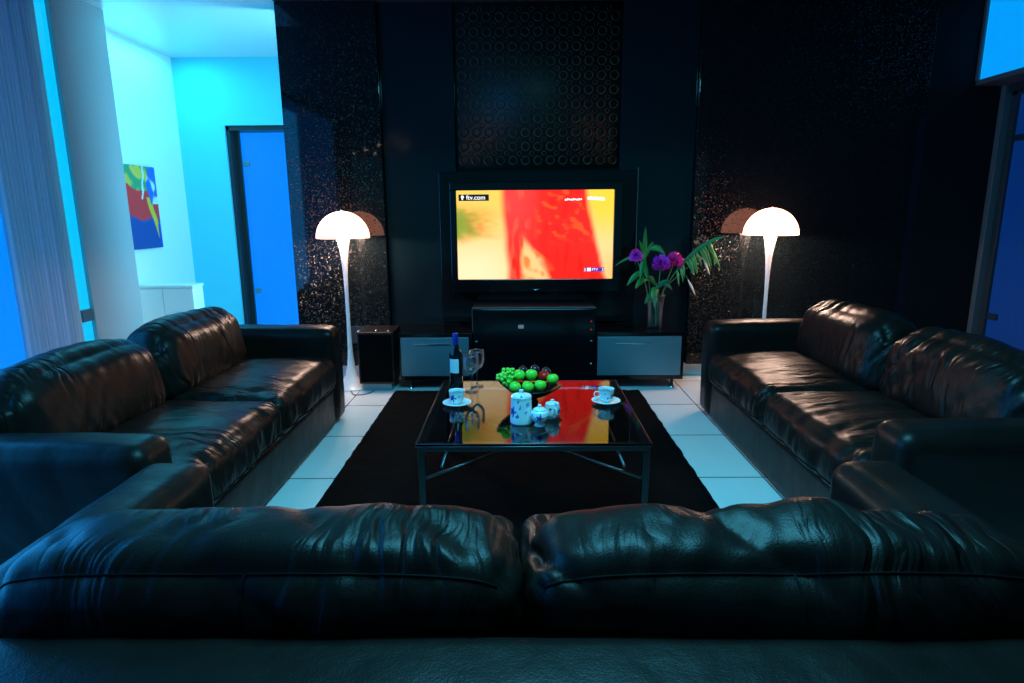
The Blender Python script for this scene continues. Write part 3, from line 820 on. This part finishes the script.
def apple(x, y, z, r, m, label, tilt=.3):
    o = empty('apple', (x, y, z), rnd.random() * 6, label, 'apple', 'apples in the bowl')
    o.rotation_euler = (tilt, tilt * .4, rnd.random() * 6)
    obj('flesh', apple_mesh(bmesh.new(), r), m, o)
    obj('stalk', tube(bmesh.new(), [(0, 0, r * .62), (.002, 0, r * .9), (.004, .001, r * 1.15)], .0014, 6), M['twig'], o)
AP = [(-0.019, 2.807, 0.495, 'green apple at the front of the bowl, below the grapes'),
      (0.041, 2.810, 0.495, 'green apple at the front of the bowl, above the coffee pot lid'),
      (0.100, 2.816, 0.500, 'green apple at the front of the bowl, above the sugar bowl'),
      (0.160, 2.868, 0.516, 'green apple at the end of the bowl away from the grapes'),
      (0.059, 2.860, 0.541, 'topmost green apple in the middle of the heap'),
      (0.000, 2.865, 0.537, 'green apple on the heap between the grapes and the topmost apple')]
for x, y, z, l in AP: apple(x, y, z, .0288, M['apple'], l)
apple(0.119, 2.900, 0.522, .0288, M['red_apple'], 'only red apple, half hidden behind the green ones')
for i, (x, y, z, l) in enumerate([(0.019, 2.923, 0.541, 'dark plum at the back of the bowl, behind the grapes'), (0.076, 2.925, 0.545, 'dark plum at the back of the bowl, behind the topmost apple'), (0.132, 2.937, 0.530, 'dark plum at the back of the bowl, behind the red apple')]):
    o = empty('plum', (x, y, z), 0, l, 'plum', 'plums in the bowl')
    o.scale = (.928,) * 3
    bm = bmesh.new(); lathe(bm, [(.026 * cos(-pi / 2 + pi * k / 14) * (1 - .0), .029 * sin(-pi / 2 + pi * k / 14)) for k in range(15)], 22, close_bottom=False)
    obj('flesh', bm, M['plum'], o)
    obj('stalk', tube(bmesh.new(), [(0, 0, .027), (.002, .001, .036)], .0013, 6), M['twig'], o)
t = empty('grape_bunch', (-0.045, 2.853, 0.521), 0, 'bunch of green grapes at the tip of the fruit bowl', 'grapes')
t.scale = (.928,) * 3
gp = None; pts = []
rg = random.Random(5)
G0 = Vector(t.location); tries = 0
def clear_of_fruit(v):
    w = G0 + v * .928
    if any((w - Vector(q[:3])).length < .0385 for q in AP): return False
    dx, dy, dz = (w.x - BX) / .928, (w.y - BY) / .928, (w.z - TZ) / .928
    q = sqrt((dx / .172) ** 2 + (dy / .105) ** 2)
    rim = .078 + .052 * (abs(dx / .172) / max(q, .01)) ** 3
    return q < .97 and dz > .036 + (rim - .020) * q ** 1.7 or dz > .14
while len(pts) < 58 and tries < 60000:
    tries += 1
    a, e = rg.random() * 2 * pi, rg.random() * 2 - 1
    v = Vector((.062 * cos(a) * sqrt(1 - e * e) - .008, .050 * sin(a) * sqrt(1 - e * e), .050 * e + .008)) * rg.uniform(.3, 1)
    v.z -= .45 * max(0, -v.x - .02)*.4
    if clear_of_fruit(v) and all((v - q).length > .0165 for q in pts): pts.append(v)
for v in pts:
    if gp is None:
        bm = bmesh.new(); bmesh.ops.create_uvsphere(bm, u_segments=14, v_segments=9, radius=.0098); gp = obj('grape', bm, M['grape'], t); gp.location = v
    else:
        c = gp.copy(); C.objects.link(c); c.parent = t; c.location = v
obj('stalk', tube(bmesh.new(), spline([(0, 0, -.02), (.005, .01, .03), (.012, .02, .062)], 5), .002, 6), M['twig'], t)

# ------------------------------------------------------------------ vase of flowers on the right cabinet
VX, VY, VZ = 1.028, 4.63, .432
v = empty('glass_vase', (VX, VY, VZ), 0, 'clear glass vase of purple flowers on the low cabinet', 'vase')
bm = bmesh.new()
lathe(bm, [(0, 0), (.048, 0), (.052, .006), (.052, .03), (.055, .16), (.066, .245), (.068, .252), (.065, .252), (.0525, .16), (.0485, .03), (.046, .014), (0, .014)], 40, close_bottom=False)
obj('vessel', bm, M['glass'], v)
def leaf_blade(bm, p0, p1, w, droop=.05, side=None, fold=.3, n=12):
    p0, p1 = Vector(p0), Vector(p1); d = p1 - p0; L = d.length
    s = side or d.cross(Vector((0, -1, .25))); s = Vector(s).normalized()
    mid = (p0 + p1) / 2 + Vector((0, 0, droop)); nrm = d.cross(s).normalized()
    rows = []
    for i in range(n + 1):
        t = i / n
        c = p0 * (1 - t) ** 2 + mid * 2 * t * (1 - t) + p1 * t * t
        ww = w * sin(pi * min(1, t * .93 + .05)) ** .8 * (1 - .25 * t)
        rows.append([bm.verts.new(c + s * ww * k + nrm * abs(k) * ww * fold) for k in (-1, -.5, 0, .5, 1)])
    for i in range(n):
        for k in range(4): bm.faces.new((rows[i][k], rows[i][k + 1], rows[i + 1][k + 1], rows[i + 1][k]))
    return bm
def bloom(bm, c, r, seed, n=46):
    q = random.Random(seed); c = Vector(c)
    for i in range(n):
        a = i * 2.39996; e = 1 - 1.55 * (i + .5) / n
        d = Vector((cos(a) * sqrt(max(0, 1 - e * e)), sin(a) * sqrt(max(0, 1 - e * e)), e))
        s = d.cross(Vector((q.uniform(-1, 1), q.uniform(-1, 1), q.uniform(-1, 1)))).normalized(); u2 = s.cross(d).normalized()
        R = r * q.uniform(.85, 1.1); b0 = c + d * r * .25; w = r * .40
        rows = []
        for t, ww in ((0, .25), (.4, .8), (.75, 1.0), (1, .7)):
            cc = b0 + d * (R - r * .25) * t + u2 * (t * t) * r * .22
            rows.append([bm.verts.new(cc + s * w * ww * k + d * (r * .06 * sin(k * 7 + i)) * t) for k in (-1, -.4, .4, 1)])
        for j in range(3):
            for k in range(3): bm.faces.new((rows[j][k], rows[j][k + 1], rows[j + 1][k + 1], rows[j + 1][k]))
    return bm
def flower_stem(base, head, r, m, label, seed, leaves=()):
    o = empty('purple_flower', base, 0, label, 'flower', 'purple flowers in the vase')
    h = Vector(head) - Vector(base)
    obj('stem', tube(bmesh.new(), spline([(0, 0, 0), (h.x * .35, h.y * .35, h.z * .55), tuple(h)], 8), .0032, 7), M['stalk'], o)
    obj('bloom', bloom(bmesh.new(), h, r, seed), m, o)
    for a, b_, w in leaves:
        obj('leaf', leaf_blade(bmesh.new(), Vector(a) - Vector(base), Vector(b_) - Vector(base), w), M['leaf'], o)
fz = VZ + .02
flower_stem((VX - .028, VY - .006, fz), (.862, 4.60, .975), .050, M['petal'], 'purple flower leaning out of the vase towards the television', 1, [((.93, 4.61, .86), (.80, 4.57, .76), .024), ((.95, 4.61, .80), (.86, 4.56, .74), .026)])
flower_stem((VX + .006, VY - .022, fz), (1.045, 4.58, .915), .066, M['petal'], 'purple flower in the middle of the bouquet', 2, [((1.03, 4.60, .74), (.985, 4.55, .66), .030)])
flower_stem((VX + .022, VY + .016, fz), (1.155, 4.61, .935), .064, M['petal_pink'], 'magenta flower on the side of the bouquet towards the lamp', 3)
def greenery(base, blades, label, stem=None, m='leaf'):
    o = empty('foliage_stem', base, 0, label, 'greenery', 'green foliage stems in the vase')
    B = Vector(base)
    if stem: obj('stem', tube(bmesh.new(), spline([tuple(Vector(p) - B) for p in stem], 8), .003, 7), M['stalk'], o)
    for a, b_, w, dr in blades:
        obj('leaf', leaf_blade(bmesh.new(), Vector(a) - B, Vector(b_) - B, w, dr), M[m], o)
    return o
b0 = (VX - .012, VY + .022, fz)
greenery(b0, [((.935, 4.63, .93), (.932, 4.62, 1.185), .020, 0), ((.94, 4.62, 1.02), (1.075, 4.58, .985), .026, .07), ((.925, 4.62, .97), (.715, 4.60, .905), .012, .05),
    ((.94, 4.63, .95), (.885, 4.60, 1.09), .014, .02), ((.93, 4.61, 1.0), (.895, 4.57, .80), .022, .02), ((.925, 4.61, .95), (.955, 4.58, .79), .020, 0), ((.94, 4.62, .96), (.99, 4.60, 1.08), .014, .03)],
    'tall green leafy stem rising highest from the vase', [b0, (.985, 4.645, .72), (.938, 4.63, .98)])
b1 = (VX + .03, VY - .004, fz)
bl = []
path = [Vector(p) for p in spline([(1.08, 4.62, .72), (1.19, 4.60, .90), (1.29, 4.58, 1.02), (1.385, 4.56, 1.085)], 6)]
rl = random.Random(4)
for i in range(5, len(path) - 1):
    p = path[i]; t_ = (i - 5) / (len(path) - 6)
    bl.append((tuple(p), (p.x + .03 + .09 * t_, p.y - .03, p.z + .035), .011, .01))
    bl.append((tuple(p), (p.x + .02 + .06 * t_ + rl.uniform(-.02, .02), p.y - .04, p.z - .10 - .09 * t_ + rl.uniform(-.02, .03)), .010, .03))
bl.append((tuple(path[-1]), (1.43, 4.54, .90), .011, .03))
greenery(b1, bl, 'long arching palm frond reaching out of the vase towards the lamp', [b1, (1.06, 4.625, .60)] + [tuple(p) for p in path[::3]] + [tuple(path[-1])])
b2 = (VX - .002, VY - .034, fz)
greenery(b2, [((1.02, 4.585, .70), (.93, 4.54, .63), .030, .03), ((1.02, 4.585, .73), (1.10, 4.55, .80), .020, .03), ((1.015, 4.588, .76), (.945, 4.55, .83), .022, .03), ((1.03, 4.585, .78), (1.13, 4.55, .73), .018, .04), ((1.02, 4.585, .72), (1.0, 4.53, .60), .022, .02)],
    'short leafy stem hanging over the front rim of the vase', [b2, (1.022, 4.60, .62), (1.02, 4.585, .78)], 'leaf_dark')
o = empty('lily_bud_stem', (VX + .012, VY + .032, fz), 0, 'stem of slim cream buds hanging beside the palm frond', 'flower')
B = Vector(o.location)
S = [B, Vector((1.08, 4.64, .70)), Vector((1.20, 4.62, .84)), Vector((1.30, 4.60, .93)), Vector((1.355, 4.59, .955))]
bm = tube(bmesh.new(), spline([tuple(p - B) for p in S], 6), .0025, 6); tube(bm, spline([tuple(p - B) for p in (S[2], Vector((1.235, 4.60, .83)), Vector((1.252, 4.59, .80)))], 4), .0022, 6)
obj('stem', bm, M['stalk'], o)
for a, b_ in (((1.355, 4.59, .957), (1.405, 4.57, .835)), ((1.250, 4.59, .803), (1.305, 4.565, .690))):
    a, b_ = Vector(a) - B, Vector(b_) - B
    obj('bud', tube(bmesh.new(), [a + (b_ - a) * k / 8 for k in range(9)], [.002, .005, .0075, .0085, .0085, .0075, .006, .004, .001], 8), M['bud'], o)

# ------------------------------------------------------------------ hall furniture
t = empty('abstract_painting', (-3.34, 5.70, 1.36), 0, 'abstract canvas in red, blue and yellow on the hall wall', 'painting')
ny, nz = 60, 76; y0, y1, z0, z1 = -.35, .10, -.355, .36
bm = bmesh.new(); g = []
for i in range(ny + 1):
    g.append([bm.verts.new((.035, y0 + (y1 - y0) * i / ny, z0 + (z1 - z0) * j / nz)) for j in range(nz + 1)])
for i in range(ny):
    for j in range(nz): bm.faces.new((g[i][j], g[i + 1][j], g[i + 1][j + 1], g[i][j + 1]))
def art(c):
    u = (c.y - y0) / (y1 - y0); v = (c.z - z0) / (z1 - z0)
    n = noise.noise(Vector((u * 3.2, v * 3.2, 1))); n2 = noise.noise(Vector((u * 6 + n, v * 6, 4)))
    col = (.95, .03, .02)
    col = mixc(col, (.02, .06, .28), smoothstep(.42, .36, v + .16 * n))
    if v > .74 + .1 * n: col = mixc((.05, .30, .12), (.75, .50, .05), smoothstep(-.1, .2, n2))
    dd = abs((u - .80) + (v - .42) * .55 + .05 * n)
    if dd < .075 and .12 < v < .62: col = (.95, .48, .01)
    if u > .72 + .1 * n and v > .55: col = mixc((.03, .12, .55), (.70, .78, .75), smoothstep(.0, .25, n2))
    if abs(u - .55 - .25 * (v - .8) - .06 * n2) < .025 and v > .6: col = (.75, .75, .70)
    if u > .9 and v < .3: col = (.01, .05, .40)
    return col
cv = obj('canvas', bm, M['canvas'], t, False); paint(cv, art)
obj('stretcher', box(bmesh.new(), (.001, y0, z0), (.034, y1, z1)), M['frame_dark'], t, False)
t = empty('white_sideboard', (-3.07, 5.50, 0), 0, 'low white sideboard below the painting in the hall', 'sideboard')
obj('body', box(bmesh.new(), (-.268, -.20, .03), (.262, -.03, .68), .003), M['sideboard'], t, False)
obj('top', box(bmesh.new(), (-.269, -.212, .681), (.268, -.02, .705), .003), M['sideboard'], t, False)
for sx in (-1, 1): 
    d = obj('door', box(bmesh.new(), (sx * .132 - .130, -.211, .05), (sx * .132 + .130, -.201, .672), .002), M['sideboard'], t, False)
    pass
obj('plinth', box(bmesh.new(), (-.25, -.18, 0), (.25, -.05, .03)), M['frame_dark'], t, False)

# pleated curtain
t = empty('curtain', (-2.965, 3.86, 0), 0, 'slate blue pleated curtain hanging at the window', 'curtain')
bm = bmesh.new(); n = 216; Y0, Y1 = -.245, .245; g = []
for i in range(n + 1):
    u = i / n; y = Y0 + (Y1 - Y0) * u
    ph = 2 * pi * u * 15 + 1.5 * noise.noise(Vector((u * 6, 0, 0)))
    x = .026 * sin(ph) + .008 * sin(ph * 2.3 + 1)
    g.append([bm.verts.new((x * (.85 + .15 * z / 2.7), y + .006 * sin(z * 1.3 + u * 9), z)) for z in (.01, .4, .8, 1.2, 1.6, 2.0, 2.4, 2.74)])
for i in range(n):
    for k in range(7): bm.faces.new((g[i][k], g[i + 1][k], g[i + 1][k + 1], g[i][k + 1]))
cu = obj('fabric', bm, M['curtain'], t)
obj('curtain_rail', box(bmesh.new(), (-.03, -5.0, 2.742), (.03, .40, 2.778), .003), M['frame_grey'], t, False)

# ceiling downlights over the far end of the room (behind the camera)
DL = [(-2.51, -3.59), (-2.49, -4.56), (-3.07, -4.65), (-3.60, -5.65), (-4.13, -6.7), (-3.61, -6.67), (-4.70, -4.6), (-5.13, -5.7), (-.96, -3.17)]
proto = None
for x, y in DL:
    if proto is None:
        proto = empty('ceiling_downlight', (x, y, CEIL), 0, 'small recessed halogen spot behind the viewpoint, mirrored in the stone wall', 'downlight', 'halogen downlights mirrored in the stone')
        bm = bmesh.new(); lathe(bm, [(.026, -.004), (.042, -.006), (.045, -.002), (.045, .0)], 24, close_bottom=False); obj('bezel', bm, M['chrome'], proto)
        bm = bmesh.new(); lathe(bm, [(0, -.012), (.018, -.010), (.025, -.003), (.025, 0)], 20, close_bottom=False); obj('lamp_glass', bm, M['downlight'], proto)
    else:
        c = copy_tree(proto); c.location = (x, y, CEIL)

# ------------------------------------------------------------------ light
def area(name, loc, rot, sx, sy, power, col):
    L = bpy.data.lights.new(name, 'AREA'); L.shape = 'RECTANGLE'; L.size = sx; L.size_y = sy; L.energy = power; L.color = col
    o = bpy.data.objects.new(name, L); C.objects.link(o); o.location = loc; o.rotation_euler = rot
    return o
area('window_daylight', (-3.06, 1.9, 1.45), (0, -pi / 2, 0), 2.4, 2.6, 88, (.02, .38, 1.0))
area('overhead_fill', (.2, 1.75, CEIL - .02), (0, 0, 0), 1.3, 1.1, 112, (.10, .65, .93))  # unseen fill added to brighten the floor and the china
area('hall_ceiling_light', (-3.10, 5.60, CEIL - .03), (0, 0, 0), .25, 1.1, 14, (.05, .68, 1.0))
area('hall_wall_fill', (-1.3, 5.13, 1.5), (0, pi / 2, 0), 1.9, .14, 44, (.20, .74, 1.0))  # unseen fill tucked behind the tv wall, added to brighten the hall's left wall

wd = bpy.data.worlds.new('World'); scene.world = wd; wd.use_nodes = True
bg = wd.node_tree.nodes['Background']; bg.inputs['Color'].default_value = (.02, .55, .75, 1); bg.inputs['Strength'].default_value = .25

# ------------------------------------------------------------------ camera
cam = bpy.data.cameras.new('camera'); co = bpy.data.objects.new('camera', cam); C.objects.link(co)
cam.sensor_width = 36; cam.lens = 620 / 1024 * 36; cam.clip_start = .02
co.location = (0, 0, 1.3)
P_, Y_, R_ = radians(11.8), radians(.65), radians(.45)
mt = Matrix.Rotation(Y_, 4, 'Z') @ Matrix.Rotation(pi / 2 - P_, 4, 'X') @ Matrix.Rotation(-R_, 4, 'Z')
co.rotation_euler = mt.to_euler()
scene.camera = co
vs = scene.view_settings
vs.view_transform = 'Standard'; vs.look = 'None'; vs.exposure = 0; vs.gamma = 1; vs.use_curve_mapping = False
scene.cycles.max_bounces = 8; scene.cycles.sample_clamp_indirect = 6
